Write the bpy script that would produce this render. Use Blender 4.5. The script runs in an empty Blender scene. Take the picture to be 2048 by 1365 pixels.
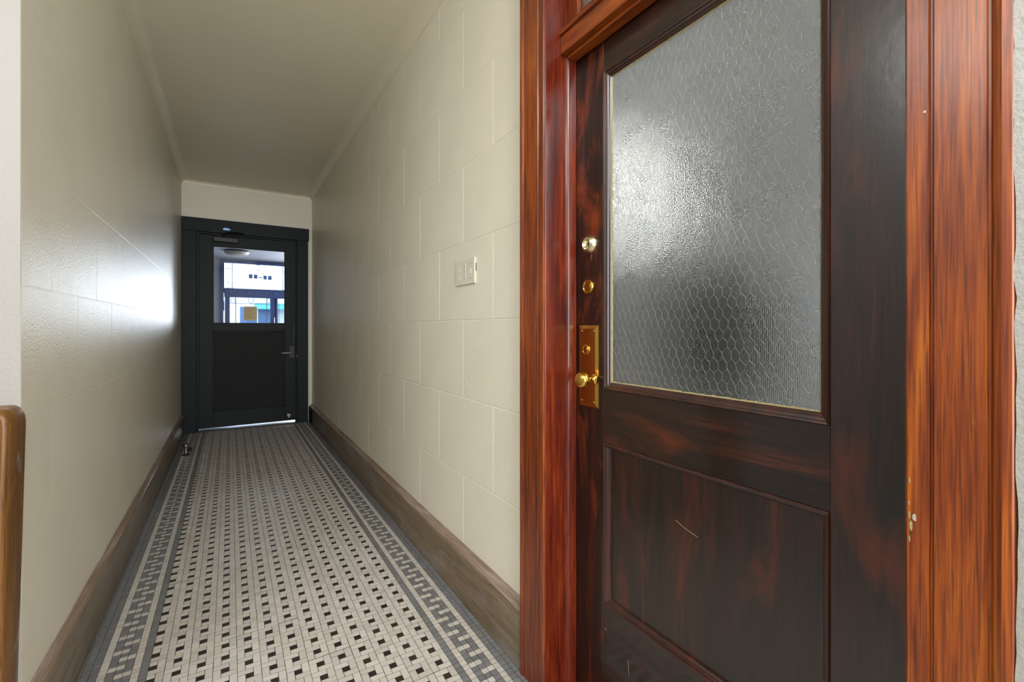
import bpy, math, random
from mathutils import Vector, Matrix

random.seed(7)
sc = bpy.context.scene
col = sc.collection

# ------------------------------------------------------------------ camera
F, XV, YH, CX, H = 910.0, 460.0, 657.0, 1024.0, 1.2       # focal length in pixels of the 2048 frame
TH = math.atan((CX - XV) / F)
S, Cc = math.sin(TH), math.cos(TH)
cd = bpy.data.cameras.new('camera')
cd.sensor_width = 36.0
cd.lens = 36.0 * F / 2048.0
cd.shift_y = -(682.5 - YH) / 2048.0
cd.clip_start = 0.02
cam = bpy.data.objects.new('camera', cd)
cam.location = (0, 0, H)
cam.rotation_euler = (math.pi / 2, 0, -TH)
col.objects.link(cam)
sc.camera = cam

# ------------------------------------------------------------------ colour management, world, lights
sc.view_settings.view_transform = 'Standard'
sc.view_settings.look = 'None'
sc.view_settings.gamma = 1.0
sc.view_settings.use_curve_mapping = False
sc.view_settings.exposure = 0.35
sc.cycles.use_denoising = True
sc.cycles.max_bounces = 14
sc.cycles.transmission_bounces = 10
sc.cycles.transparent_max_bounces = 12
sc.cycles.sample_clamp_indirect = 6.0

w = bpy.data.worlds.new('overcast_sky')
sc.world = w
w.use_nodes = True
bg = w.node_tree.nodes['Background']
bg.inputs[0].default_value = (0.80, 0.89, 1.0, 1)
bg.inputs[1].default_value = 3.0


def area(name, loc, rot, sx, sy, power, colr):
    l = bpy.data.lights.new(name, 'AREA')
    l.shape = 'RECTANGLE'
    l.size, l.size_y = sx, sy
    l.energy = power
    l.color = colr
    o = bpy.data.objects.new(name, l)
    o.location = loc
    o.rotation_euler = rot
    col.objects.link(o)
    return o


area('hall_ceiling_light', (-1.5, 0.25, 2.86), (0, math.radians(-12), 0), 1.7, 1.7, 95, (1.0, 0.985, 0.96))
area('hall_back_fill_light', (0.15, -2.25, 1.6), (math.radians(91), 0, 0), 1.4, 2.3, 105, (1.0, 0.99, 0.975))  # added fill from behind the camera, down the corridor; no window there
area('hall_near_fill_light', (0.1, -0.45, 2.86), (math.radians(14), 0, 0), 0.9, 0.7, 50, (1.0, 0.985, 0.96))  # added fill overhead to brighten the near walls; no fixture there
area('office_fill_light', (2.5, -0.9, 2.84), (0, 0, 0), 1.2, 1.2, 88, (0.95, 0.98, 1.0))  # unseen fill added to brighten the room behind the pebbled glass
area('lobby_side_glare_light', (2.62, 11.8, 1.15), (0, math.radians(90), 0), 1.2, 3.0, 62, (0.88, 0.92, 1.0))  # unseen side light added to throw the glare onto the left wall
area('lobby_end_glare_light', (2.0, 13.4, 1.6), (math.radians(-90), 0, 0), 1.0, 1.8, 125, (0.88, 0.92, 1.0))  # second unseen light, added to stretch that glare nearer the camera
area('lobby_ceiling_light', (0.6, 9.5, 2.9), (0, 0, 0), 0.6, 0.6, 12, (0.95, 0.97, 1.0))


# ------------------------------------------------------------------ pixel helpers: a pixel's ray met with a real plane
def phi(x):
    return TH + math.atan((x - CX) / F)


def onX(x, y, X):                 # the point of the plane X = const behind a pixel -> (Y, Z)
    Y = X / math.tan(phi(x))
    return Y, H - (y - YH) * (X * S + Y * Cc) / F


def onY(x, y, Y):                 # the point of the plane Y = const -> (X, Z)
    X = Y * math.tan(phi(x))
    return X, H - (y - YH) * (X * S + Y * Cc) / F


def onFloor(x, y):
    z = F * H / (y - YH)
    u = (x - CX) / F
    return z * (S + u * Cc), z * (Cc - u * S)


def depth(X, Y):
    return X * S + Y * Cc


def pix(X, Y, Z):
    d = depth(X, Y)
    return CX + F * (X * Cc - Y * S) / d, YH - F * (Z - H) / d


# ------------------------------------------------------------------ node materials
def nd(t, typ, **kw):
    n = t.nodes.new(typ)
    for k, v in kw.items():
        setattr(n, k, v)
    return n


def newmat(name):
    m = bpy.data.materials.new(name)
    m.use_nodes = True
    t = m.node_tree
    return m, t, t.nodes['Principled BSDF']


def L(t, a, b):
    t.links.new(a, b)


def noise(t, vec, scale, detail=4, rough=0.55, dist=0.0):
    n = nd(t, 'ShaderNodeTexNoise')
    n.inputs['Scale'].default_value = scale
    n.inputs['Detail'].default_value = detail
    n.inputs['Roughness'].default_value = rough
    n.inputs['Distortion'].default_value = dist
    if vec is not None:
        L(t, vec, n.inputs['Vector'])
    return n


def mapping(t, sc3, src='Object', loc=(0, 0, 0)):
    c = nd(t, 'ShaderNodeTexCoord')
    m = nd(t, 'ShaderNodeMapping')
    m.inputs['Scale'].default_value = sc3
    m.inputs['Location'].default_value = loc
    L(t, c.outputs[src], m.inputs[0])
    return m.outputs[0]


def ramp(t, fac, stops):
    r = nd(t, 'ShaderNodeValToRGB')
    e = r.color_ramp.elements
    while len(e) < len(stops):
        e.new(0.5)
    for i, (p, c) in enumerate(stops):
        e[i].position = p
        e[i].color = (*c, 1)
    L(t, fac, r.inputs[0])
    return r.outputs[0]


def mixc(t, fac, a, b, mode='MIX'):
    m = nd(t, 'ShaderNodeMix', data_type='RGBA', blend_type=mode)
    for sock, v in ((m.inputs[0], fac), (m.inputs[6], a), (m.inputs[7], b)):
        if isinstance(v, (int, float)):
            sock.default_value = v
        elif isinstance(v, tuple):
            sock.default_value = (*v, 1)
        else:
            L(t, v, sock)
    return m.outputs[2]


def bump(t, h, strength, dist, normal=None):
    b = nd(t, 'ShaderNodeBump')
    b.inputs['Strength'].default_value = strength
    b.inputs['Distance'].default_value = dist
    L(t, h, b.inputs['Height'])
    if normal is not None:
        L(t, normal, b.inputs['Normal'])
    return b.outputs[0]


def srgb(r, g, b):
    f = lambda c: ((c / 255 + 0.055) / 1.055) ** 2.4 if c > 10 else c / 255 / 12.92
    return (f(r), f(g), f(b))


def plain(name, c, rough=0.5, metal=0.0, var=0.12, scale=30, bumps=0.0, coat=0.0, spec=0.5):
    m, t, b = newmat(name)
    v = mapping(t, (1, 1, 1))
    n = noise(t, v, scale, 4)
    cc = mixc(t, n.outputs[0], tuple(x * (1 - var) for x in c), tuple(min(1, x * (1 + var)) for x in c))
    L(t, cc, b.inputs['Base Color'])
    b.inputs['Roughness'].default_value = rough
    b.inputs['Metallic'].default_value = metal
    b.inputs['Specular IOR Level'].default_value = spec
    b.inputs['Coat Weight'].default_value = coat
    b.inputs['Coat Roughness'].default_value = 0.12
    if bumps:
        L(t, bump(t, n.outputs[0], bumps, 0.002), b.inputs['Normal'])
    return m


def wallpaint(name, c, rough=0.34, bs=0.35, spec=0.5):
    """thick gloss paint: orange peel, brush strokes and a few scuffs"""
    m, t, b = newmat(name)
    v = mapping(t, (1, 1, 1))
    peel = noise(t, v, 110, 3, 0.6)
    fine = noise(t, v, 260, 2, 0.6)
    strokes = noise(t, mapping(t, (60, 60, 3.0)), 1.0, 4, 0.6)
    big = noise(t, v, 2.3, 5, 0.6)
    cc = mixc(t, big.outputs[0], tuple(x * 0.92 for x in c), tuple(min(1, x * 1.06) for x in c))
    b.inputs['Specular IOR Level'].default_value = spec
    pit = ramp(t, noise(t, v, 42, 2, 0.5).outputs[0], [(0.0, (0, 0, 0)), (0.74, (0, 0, 0)), (0.8, (1, 1, 1))])
    L(t, cc, b.inputs['Base Color'])
    rr = nd(t, 'ShaderNodeMapRange')
    rr.inputs[3].default_value = rough - 0.05
    rr.inputs[4].default_value = rough + 0.08
    L(t, strokes.outputs[0], rr.inputs[0])
    L(t, rr.outputs[0], b.inputs['Roughness'])
    n1 = bump(t, peel.outputs[0], bs, 0.0034)
    n2 = bump(t, fine.outputs[0], bs * 0.6, 0.0015, n1)
    n3 = bump(t, strokes.outputs[0], bs * 0.07, 0.003, n2)
    n4 = bump(t, pit, 0.35, 0.002, n3)
    L(t, n4, b.inputs['Normal'])
    return m


def wood(name, stops, axis='z', rough=0.3, coat=0.6, wear=None, wearamt=0.66, grain=1.0, specks=None, cr=0.11):
    m, t, b = newmat(name)
    a = {'x': 0, 'y': 1, 'z': 2}[axis]
    s1 = [14 * grain] * 3
    s1[a] = 1.1 * grain
    s2 = [260 * grain] * 3
    s2[a] = 7 * grain
    s3 = [46 * grain] * 3
    s3[a] = 2.2 * grain
    n1 = noise(t, mapping(t, s1), 1.0, 5, 0.6, 1.6)
    n2 = noise(t, mapping(t, s2), 1.0, 3, 0.6, 0.3)
    n3 = noise(t, mapping(t, s3), 1.0, 4, 0.65, 0.8)
    f = nd(t, 'ShaderNodeMath', operation='MULTIPLY_ADD')
    L(t, n2.outputs[0], f.inputs[0])
    f.inputs[1].default_value = 0.62
    L(t, n1.outputs[0], f.inputs[2])
    f2 = nd(t, 'ShaderNodeMath', operation='MULTIPLY_ADD')
    L(t, n3.outputs[0], f2.inputs[0])
    f2.inputs[1].default_value = 0.4
    L(t, f.outputs[0], f2.inputs[2])
    f3 = nd(t, 'ShaderNodeMath', operation='MULTIPLY_ADD')
    L(t, f2.outputs[0], f3.inputs[0])
    f3.inputs[1].default_value = 1.5
    f3.inputs[2].default_value = -1.01
    c = ramp(t, f3.outputs[0], stops)
    s5 = [420 * grain] * 3
    s5[a] = 9 * grain
    po = noise(t, mapping(t, s5, loc=(1.3, 4.1, 2.2)), 1.0, 2, 0.5, 0.4)
    pm = ramp(t, po.outputs[0], [(0.0, (0, 0, 0)), (0.53, (0, 0, 0)), (0.64, (0.55, 0.55, 0.55))])
    c = mixc(t, pm, c, stops[0][1])
    if wear:
        s4 = [7.0] * 3
        s4[a] = 2.4
        wn = noise(t, mapping(t, s4, loc=(3.1, 1.7, 0.4)), 1.0, 6, 0.62, 0.4)
        wm = ramp(t, wn.outputs[0], [(0.0, (0, 0, 0)), (wearamt - 0.06, (0, 0, 0)), (wearamt + 0.08, (1, 1, 1))])
        c = mixc(t, wm, c, wear)
    if specks:
        sp = noise(t, mapping(t, (55, 55, 38)), 1.0, 2, 0.5)
        sm = ramp(t, sp.outputs[0], [(0.0, (0, 0, 0)), (0.76, (0, 0, 0)), (0.79, (1, 1, 1))])
        c = mixc(t, sm, c, specks)
    L(t, c, b.inputs['Base Color'])
    b.inputs['Roughness'].default_value = rough
    b.inputs['Specular IOR Level'].default_value = 0.35
    b.inputs['Coat Weight'].default_value = coat
    b.inputs['Coat Roughness'].default_value = cr
    lump = noise(t, mapping(t, (1, 1, 1)), 36, 3, 0.6)
    nb = bump(t, n2.outputs[0], 0.14, 0.0012)
    L(t, nb, b.inputs['Normal'])
    nb2 = bump(t, lump.outputs[0], 0.10, 0.003)
    L(t, nb2, b.inputs['Coat Normal'])
    return m


def tilemat(name, c, var=0.12, rough=0.42, single=True, dirt=0.25):
    """glazed mosaic: shade varies from tile to tile; grime in the joints' neighbourhood comes from soft noise"""
    m, t, b = newmat(name)
    if single:
        r = nd(t, 'ShaderNodeObjectInfo').outputs['Random']
    else:
        r = nd(t, 'ShaderNodeAttribute', attribute_name='shade').outputs['Fac']
    cc = mixc(t, r, tuple(x * (1 - var) for x in c), tuple(min(1, x * (1 + var)) for x in c))
    geo = nd(t, 'ShaderNodeNewGeometry')
    n = noise(t, geo.outputs['Position'], 3.0, 5, 0.6)
    d = ramp(t, n.outputs[0], [(0.42, (0, 0, 0)), (0.75, (1, 1, 1))])
    mm = nd(t, 'ShaderNodeMath', operation='MULTIPLY')
    L(t, d, mm.inputs[0])
    mm.inputs[1].default_value = dirt
    cc = mixc(t, mm.outputs[0], cc, tuple(a * k for a, k in zip(c, (0.80, 0.72, 0.55))))
    L(t, cc, b.inputs['Base Color'])
    b.inputs['Roughness'].default_value = rough
    n2 = noise(t, geo.outputs['Position'], 140, 3, 0.6)
    L(t, bump(t, n2.outputs[0], 0.12, 0.001), b.inputs['Normal'])
    return m


def clearglass(name, tint=(0.95, 0.98, 1.0)):
    """thin clear pane: see-through with a fresnel reflection"""
    m = bpy.data.materials.new(name)
    m.use_nodes = True
    t = m.node_tree
    t.nodes.remove(t.nodes['Principled BSDF'])
    out = t.nodes['Material Output']
    tr = nd(t, 'ShaderNodeBsdfTransparent')
    tr.inputs[0].default_value = (*tint, 1)
    gl = nd(t, 'ShaderNodeBsdfGlossy')
    gl.inputs['Roughness'].default_value = 0.02
    lw = nd(t, 'ShaderNodeFresnel')
    lw.inputs[0].default_value = 1.06
    mx = nd(t, 'ShaderNodeMixShader')
    L(t, lw.outputs[0], mx.inputs[0])
    L(t, tr.outputs[0], mx.inputs[1])
    L(t, gl.outputs[0], mx.inputs[2])
    L(t, mx.outputs[0], out.inputs[0])
    return m


def pebbleglass(name):
    m, t, b = newmat(name)
    b.inputs['Base Color'].default_value = (0.93, 0.96, 0.96, 1)
    b.inputs['Transmission Weight'].default_value = 1.0
    b.inputs['IOR'].default_value = 1.48
    b.inputs['Roughness'].default_value = 0.06
    b.inputs['Specular IOR Level'].default_value = 0.15
    c = nd(t, 'ShaderNodeTexCoord')
    wob = noise(t, c.outputs['Object'], 9, 2, 0.5)
    off = nd(t, 'ShaderNodeVectorMath', operation='SCALE')
    L(t, wob.outputs['Color'], off.inputs[0])
    off.inputs['Scale'].default_value = 0.018
    add = nd(t, 'ShaderNodeVectorMath', operation='ADD')
    L(t, c.outputs['Object'], add.inputs[0])
    L(t, off.outputs[0], add.inputs[1])
    mp = nd(t, 'ShaderNodeMapping')
    mp.inputs['Scale'].default_value = (0.0, 1, 1)
    L(t, add.outputs[0], mp.inputs[0])
    vo = nd(t, 'ShaderNodeTexVoronoi', feature='SMOOTH_F1')
    vo.inputs['Scale'].default_value = 235
    vo.inputs['Randomness'].default_value = 0.38
    vo.inputs['Smoothness'].default_value = 0.35
    L(t, mp.outputs[0], vo.inputs['Vector'])
    L(t, bump(t, vo.outputs['Distance'], 1.0, 0.0014), b.inputs['Normal'])
    return m


def frosted(name):
    m, t, b = newmat(name)
    b.inputs['Base Color'].default_value = (0.93, 0.96, 0.96, 1)
    b.inputs['Transmission Weight'].default_value = 1.0
    b.inputs['IOR'].default_value = 1.48
    v = mapping(t, (1, 1, 1))
    n = noise(t, v, 14, 2)
    rr = nd(t, 'ShaderNodeMapRange')
    rr.inputs[3].default_value = 0.24
    rr.inputs[4].default_value = 0.32
    L(t, n.outputs[0], rr.inputs[0])
    L(t, rr.outputs[0], b.inputs['Roughness'])
    return m


def emit(name, c, s):
    m, t, b = newmat(name)
    b.inputs['Base Color'].default_value = (*c, 1)
    b.inputs['Emission Color'].default_value = (*c, 1)
    b.inputs['Emission Strength'].default_value = s
    n = noise(t, mapping(t, (1, 1, 1)), 8)
    L(t, mixc(t, n.outputs[0], c, tuple(x * 0.96 for x in c)), b.inputs['Emission Color'])
    return m


CREAM = srgb(219, 214, 197)
M = {}
M['paint'] = wallpaint('cream_gloss_paint', CREAM, 0.36, 0.40, 0.85)
M['ceiling'] = wallpaint('ceiling_gloss_paint', srgb(216, 209, 187), 0.38, 0.5, 0.9)
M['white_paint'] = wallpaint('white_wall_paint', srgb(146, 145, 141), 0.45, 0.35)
M['lobby'] = wallpaint('lobby_paint', srgb(140, 140, 146), 0.5, 0.15)
M['office'] = wallpaint('office_paint', srgb(176, 178, 180), 0.6, 0.15)
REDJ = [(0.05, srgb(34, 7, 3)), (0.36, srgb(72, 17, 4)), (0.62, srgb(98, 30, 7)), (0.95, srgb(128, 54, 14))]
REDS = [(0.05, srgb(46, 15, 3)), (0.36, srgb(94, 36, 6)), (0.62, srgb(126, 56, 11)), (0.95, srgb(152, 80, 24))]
M['red_wood'] = wood('red_varnished_oak', REDS, 'z', 0.36, 0.3, cr=0.2, wear=srgb(150, 92, 34), wearamt=0.72)
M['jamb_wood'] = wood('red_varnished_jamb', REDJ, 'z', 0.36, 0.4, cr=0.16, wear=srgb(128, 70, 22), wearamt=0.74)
REDW = [(0.05, srgb(46, 15, 2)), (0.36, srgb(100, 39, 3)), (0.62, srgb(128, 60, 6)), (0.95, srgb(154, 86, 12))]
M['red_wood_worn'] = wood('red_varnished_oak_worn', REDW, 'z', 0.44, 0.38, cr=0.22, wear=srgb(188, 120, 52), wearamt=0.70, grain=0.8, specks=srgb(220, 205, 170))
M['red_wood_y'] = wood('red_varnished_oak_level', REDS, 'y', 0.34, 0.5)
DARKS = [(0.05, srgb(9, 6, 4)), (0.4, srgb(24, 11, 6)), (0.72, srgb(42, 18, 9)), (1.0, srgb(76, 30, 12))]
DWEAR = srgb(74, 28, 10)
M['dark_wood'] = wood('dark_varnished_oak', DARKS, 'z', 0.40, 0.7, cr=0.22, wear=DWEAR, wearamt=0.62, specks=None)
M['dark_stile'] = wood('dark_varnished_worn_stile', DARKS, 'z', 0.36, 0.6, wear=srgb(112, 44, 14), wearamt=0.60)
M['dark_wood_y'] = wood('dark_varnished_oak_level', DARKS, 'y', 0.36, 0.6, wear=DWEAR, wearamt=0.63)
M['dark_mould'] = wood('dark_bead_varnish', [(0.05, srgb(22, 10, 8)), (0.5, srgb(44, 19, 12)), (0.95, srgb(72, 30, 16))], 'z', 0.36, 0.7, cr=0.24)
M['putty'] = plain('old_putty', srgb(136, 126, 88), 0.6, var=0.5, scale=140, bumps=0.6)
M['post_wood'] = wood('worn_post_oak', [(0.05, srgb(60, 36, 8)), (0.4, srgb(98, 62, 16)), (0.7, srgb(116, 76, 30)), (0.98, srgb(140, 110, 74))], 'z', 0.45, 0.25, cr=0.25, wear=srgb(176, 168, 160), wearamt=0.66, grain=1.6)
M['base'] = wood('brown_baseboard_paint', [(0.05, srgb(78, 64, 46)), (0.4, srgb(108, 92, 70)), (0.7, srgb(124, 106, 84)), (0.98, srgb(140, 122, 102))], 'y', 0.42, 0.3, grain=1.6, wear=srgb(126, 118, 110), wearamt=0.58)
M['base_cap'] = wood('worn_baseboard_edge', [(0.05, srgb(110, 92, 76)), (0.5, srgb(136, 118, 106)), (0.95, srgb(170, 160, 154))], 'y', 0.45, 0.2, grain=0.8)
M['black_paint'] = plain('black_green_door_paint', srgb(18, 26, 31), 0.5, var=0.2, scale=60, bumps=0.08, spec=0.2)
M['black_panel'] = plain('black_panel_paint', srgb(27, 29, 30), 0.6, var=0.25, scale=220, bumps=0.3, spec=0.2)
M['black_metal'] = plain('black_metal', srgb(22, 24, 26), 0.35, 0.6)
M['chrome'] = plain('chrome', srgb(205, 208, 212), 0.18, 1.0, var=0.05)
M['alu'] = plain('aluminium', srgb(190, 195, 205), 0.28, 1.0, var=0.08)
M['shoe_highlight'] = plain('blue_highlight_metal', srgb(120, 150, 190), 0.4, 0.6)  # bluish highlight on the closer's arm shoe, put into the metal's colour
M['flake'] = plain('grey_paint_flake', srgb(150, 148, 140), 0.6)
M['brass'] = plain('polished_brass', srgb(212, 168, 78), 0.2, 1.0, var=0.08, scale=18)
M['brass_face'] = plain('brushed_brass_face', srgb(190, 128, 58), 0.3, 1.0, var=0.15, scale=24)
M['nickel'] = plain('worn_nickel_brass', srgb(206, 196, 160), 0.26, 1.0, var=0.1, scale=22)
M['keyhole'] = plain('keyhole_dark', srgb(20, 16, 10), 0.5)
M['rubber'] = plain('brown_rubber', srgb(46, 32, 22), 0.6)
M['plate'] = plain('painted_plate', srgb(206, 202, 188), 0.3, var=0.03, scale=60, bumps=0.1)
M['hole'] = plain('screw_hole', srgb(70, 66, 56), 0.6)
M['grout'] = plain('dark_grout', srgb(34, 31, 29), 0.85, var=0.3, scale=80)
M['officefloor'] = plain('beige_office_carpet', srgb(176, 166, 146), 0.9, var=0.1, scale=12)
M['hallfloor'] = plain('hall_stone', srgb(128, 126, 122), 0.5, var=0.15, scale=12)
WHITE_T, GREY_T, BLACK_T = srgb(180, 176, 170), srgb(106, 108, 110), srgb(34, 26, 25)
for k, c, v in (('white', WHITE_T, 0.10), ('grey', GREY_T, 0.13), ('black', BLACK_T, 0.35)):
    M['t_' + k] = tilemat(k + '_tile', c, v, single=True)
    M['s_' + k] = tilemat(k + '_tile_field', c, v, single=False)
M['clear'] = clearglass('clear_glass')
M['pebble'] = pebbleglass('pebbled_glass')
M['frost'] = frosted('glass_back_face')
M['wire'] = plain('glass_wire', srgb(140, 142, 140), 0.5, 0.3, var=0.1)
M['navy'] = plain('navy_frame_paint', srgb(62, 74, 116), 0.4, var=0.2, scale=20)
M['came'] = plain('lead_came', srgb(78, 92, 130), 0.5)
M['digit'] = plain('blue_digit_film', srgb(84, 116, 166), 0.6)
M['paper'] = plain('tan_paper', srgb(168, 142, 92), 0.8, var=0.15, scale=14)
M['ink'] = plain('faded_ink', srgb(112, 92, 58), 0.8)
M['lampglass'] = plain('lobby_lamp_glass', srgb(140, 134, 126), 0.4)
M['globe'] = emit('glowing_globe', (1.0, 0.98, 0.94), 15)
M['chair'] = plain('black_upholstery', srgb(18, 18, 18), 0.7, bumps=0.2)
M['street'] = plain('asphalt', srgb(120, 122, 126), 0.9)
M['facade'] = plain('pale_facade', srgb(214, 218, 224), 0.8, var=0.06, scale=1.5)
M['shop_glass'] = plain('blue_shop_window', srgb(78, 110, 150), 0.25, var=0.3, scale=2)
M['teal'] = plain('teal_awning', srgb(70, 150, 160), 0.7)


# ------------------------------------------------------------------ mesh builder
class MB:
    def __init__(self):
        self.v, self.f, self.m, self.a = [], [], [], []

    def face(self, pts, mi=0):
        b = len(self.v)
        self.v += [tuple(p) for p in pts]
        self.f.append(tuple(range(b, b + len(pts))))
        self.m.append(mi)

    def box(self, x0, x1, y0, y1, z0, z1, mi=0):
        b = len(self.v)
        x0, x1 = min(x0, x1), max(x0, x1)
        y0, y1 = min(y0, y1), max(y0, y1)
        z0, z1 = min(z0, z1), max(z0, z1)
        self.v += [(x, y, z) for z in (z0, z1) for y in (y0, y1) for x in (x0, x1)]
        for q in ((0, 2, 3, 1), (4, 5, 7, 6), (0, 1, 5, 4), (2, 6, 7, 3), (0, 4, 6, 2), (1, 3, 7, 5)):
            self.f.append(tuple(b + i for i in q))
            self.m.append(mi)
        return self

    def prism(self, prof, axis, a0, a1, mi=0, m0=0.0, m1=0.0):
        """closed profile of (p, q) swept along an axis; m0/m1 mitre: the end moves by m*q-offset along the sweep"""
        b = len(self.v)
        n = len(prof)

        def put(p, q, a):
            return {'x': (a, p, q), 'y': (p, a, q), 'z': (p, q, a)}[axis]
        for a, mm in ((a0, m0), (a1, m1)):
            for (p, q) in prof:
                self.v.append(put(p, q, a + mm * (p - prof[0][0])))
        for i in range(n):
            j = (i + 1) % n
            self.f.append((b + i, b + j, b + n + j, b + n + i))
            self.m.append(mi)
        self.f.append(tuple(b + i for i in reversed(range(n))))
        self.m.append(mi)
        self.f.append(tuple(b + n + i for i in range(n)))
        self.m.append(mi)
        return self

    def lathe(self, prof, org, axis, seg=28, mi=0, cap=True, sq=1.0):
        """prof: (distance along the axis, radius)"""
        ax = Vector(axis).normalized()
        up = Vector((0, 0, 1)) if abs(ax.z) < 0.9 else Vector((1, 0, 0))
        e1 = ax.cross(up).normalized()
        e2 = ax.cross(e1)
        b = len(self.v)
        o = Vector(org)
        for (d, r) in prof:
            for i in range(seg):
                t = 2 * math.pi * i / seg
                self.v.append(tuple(o + ax * d + e1 * (r * math.cos(t)) + e2 * (r * sq * math.sin(t))))
        for k in range(len(prof) - 1):
            for i in range(seg):
                j = (i + 1) % seg
                self.f.append((b + k * seg + i, b + k * seg + j, b + (k + 1) * seg + j, b + (k + 1) * seg + i))
                self.m.append(mi)
        if cap:
            self.f.append(tuple(b + i for i in reversed(range(seg))))
            self.m.append(mi)
            self.f.append(tuple(b + (len(prof) - 1) * seg + i for i in range(seg)))
            self.m.append(mi)
        return self

    def tube(self, pts, r, seg=6, mi=0, closed=False):
        P = [Vector(p) for p in pts]
        n = len(P)
        b = len(self.v)
        for i in range(n):
            if closed:
                d = P[(i + 1) % n] - P[i - 1]
            else:
                d = P[min(i + 1, n - 1)] - P[max(i - 1, 0)]
            d.normalize()
            up = Vector((0, 0, 1)) if abs(d.z) < 0.9 else Vector((0, 1, 0))
            e1 = d.cross(up).normalized()
            e2 = d.cross(e1)
            for k in range(seg):
                t = 2 * math.pi * k / seg
                self.v.append(tuple(P[i] + e1 * (r * math.cos(t)) + e2 * (r * math.sin(t))))
        for i in range(n if closed else n - 1):
            i2 = (i + 1) % n
            for k in range(seg):
                k2 = (k + 1) % seg
                self.f.append((b + i * seg + k, b + i * seg + k2, b + i2 * seg + k2, b + i2 * seg + k))
                self.m.append(mi)
        if not closed:
            self.f.append(tuple(b + k for k in reversed(range(seg))))
            self.m.append(mi)
            self.f.append(tuple(b + (n - 1) * seg + k for k in range(seg)))
            self.m.append(mi)
        return self

    def mesh(self, name, mats):
        me = bpy.data.meshes.new(name)
        me.from_pydata(self.v, [], self.f)
        for m in (mats if isinstance(mats, (list, tuple)) else [mats]):
            me.materials.append(m)
        if any(self.m):
            me.polygons.foreach_set('material_index', self.m)
        if self.a:
            at = me.attributes.new('shade', 'FLOAT', 'FACE')
            at.data.foreach_set('value', self.a)
        me.update()
        return me

    def build(self, name, mats, parent=None, bevel=0.0, smooth=False, seg=2):
        o = bpy.data.objects.new(name, self.mesh(name, mats))
        col.objects.link(o)
        if parent:
            o.parent = parent
        if bevel:
            md = o.modifiers.new('bevel', 'BEVEL')
            md.width = bevel
            md.segments = seg
            md.limit_method = 'ANGLE'
            md.angle_limit = math.radians(40)
        if smooth:
            me = o.data
            me.polygons.foreach_set('use_smooth', [True] * len(me.polygons))
            me.set_sharp_from_angle(angle=math.radians(38))
        return o


def tag(o, label=None, cat=None, group=None, kind=None):
    if label:
        o['label'] = label
    if cat:
        o['category'] = cat
    if group:
        o['group'] = group
    if kind:
        o['kind'] = kind
    return o


def empty(name, loc=(0, 0, 0)):
    """an Empty at a thing's base; parts are built in world coordinates and re-based on it"""
    o = bpy.data.objects.new(name, None)
    o.location = loc
    o.empty_display_size = 0.1
    col.objects.link(o)
    return o


def part(mb, name, mats, parent, **kw):
    o = mb.build(name, mats, parent, **kw)
    base = Vector((0, 0, 0))
    p = parent
    while p:
        base += p.location
        p = p.parent
    if base.length > 0:
        o.data.transform(Matrix.Translation(-base))
    return o


def box(*a):
    return MB().box(*a)


def thing(name, loc, label, cat, kind=None, group=None):
    return tag(empty(name, loc), label, cat, group, kind)


# ------------------------------------------------------------------ measures of the place
U = 0.02415                       # mosaic module
XL, XR = -0.468, 0.900            # corridor wall planes
BL, BR = -0.443, 0.864            # baseboard faces
YF = 6.36                         # front of the far door casing / far wall plane
YC = 1.70                         # where the corridor's left wall turns the corner
ZT, ZC = 2.83, 2.90               # wall top, ceiling
CF = 0.860                        # front of the near door casing
O0, O1 = 0.271, 1.190             # near door opening
C0, C1 = 0.155, 1.336             # casing outer edges

# ------------------------------------------------------------------ floor: mosaic on a grout bed
fl = MB()
fl.box(-2.7, 1.02, -2.3, YF + 0.1, -0.12, -0.00035)
floor = fl.build('floor', M['grout'])
tag(floor, 'mosaic corridor floor of white bars with black dots and grey border', 'floor', kind='structure')

hf = MB().box(-2.7, BL, -2.3, YC - .001, -.05, -.0001)
hf.box(BL, 0.86, -2.3, -0.56, -.05, -.0001)
tag(hf.build('floor_hall', M['hallfloor']), 'grey hall floor at the foot of the worn post, below the picture', 'floor', kind='structure')

tiles = {'white_bar_tile': [], 'black_tile': [], 'white_square_tile': [], 'grey_square_tile': []}
YEND = YF - 0.005
x_field = -0.2437 - U
_, yb = onFloor(560 + 800 / 9.75, 1225 + 930 / 9.75)
y0f = (yb - 1.5 * U) % (3 * U) - 0.6
jit = [random.uniform(-0.0012, 0.0012) for _ in range(400)]


def put(kind, x0, x1, y0, y1):
    if y0 > YEND or y1 < -0.55:
        return
    y1 = min(y1, YEND)
    if y1 - y0 < 0.004 or x1 - x0 < 0.004:
        return
    tiles[kind].append((x0, x1, y0, y1))


ncell = int((YEND - y0f) / (3 * U)) + 2
for i in range(13):
    cx0 = x_field + 3 * U * i
    for k in range(ncell):
        cy0 = y0f + 3 * U * k + jit[(i * 7 + k // 4 * 13) % 400]
        xa = max(cx0, x_field + U)
        put('white_bar_tile', cx0 + U, cx0 + 3 * U, cy0, cy0 + U)
        if i:
            put('white_bar_tile', cx0, cx0 + U, cy0, cy0 + 2 * U)
        put('black_tile', cx0 + U, cx0 + 2 * U, cy0 + U, cy0 + 2 * U)
        put('white_bar_tile' if i else 'white_square_tile', xa, cx0 + 2 * U, cy0 + 2 * U, cy0 + 3 * U)
        put('white_bar_tile', cx0 + 2 * U, cx0 + 3 * U, cy0 + U, cy0 + 3 * U)
x_fr = x_field + 39 * U
nrow = int((YEND + 0.6) / U) + 2
_, ya = onFloor(860 + 862 / 9.75, 1225 + 1012 / 9.75)
ra = ya - U / 2
_, yl = onFloor(150 + 785 / 9.75, 1225 + 1115 / 9.75)
rl = yl - U / 2


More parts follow.
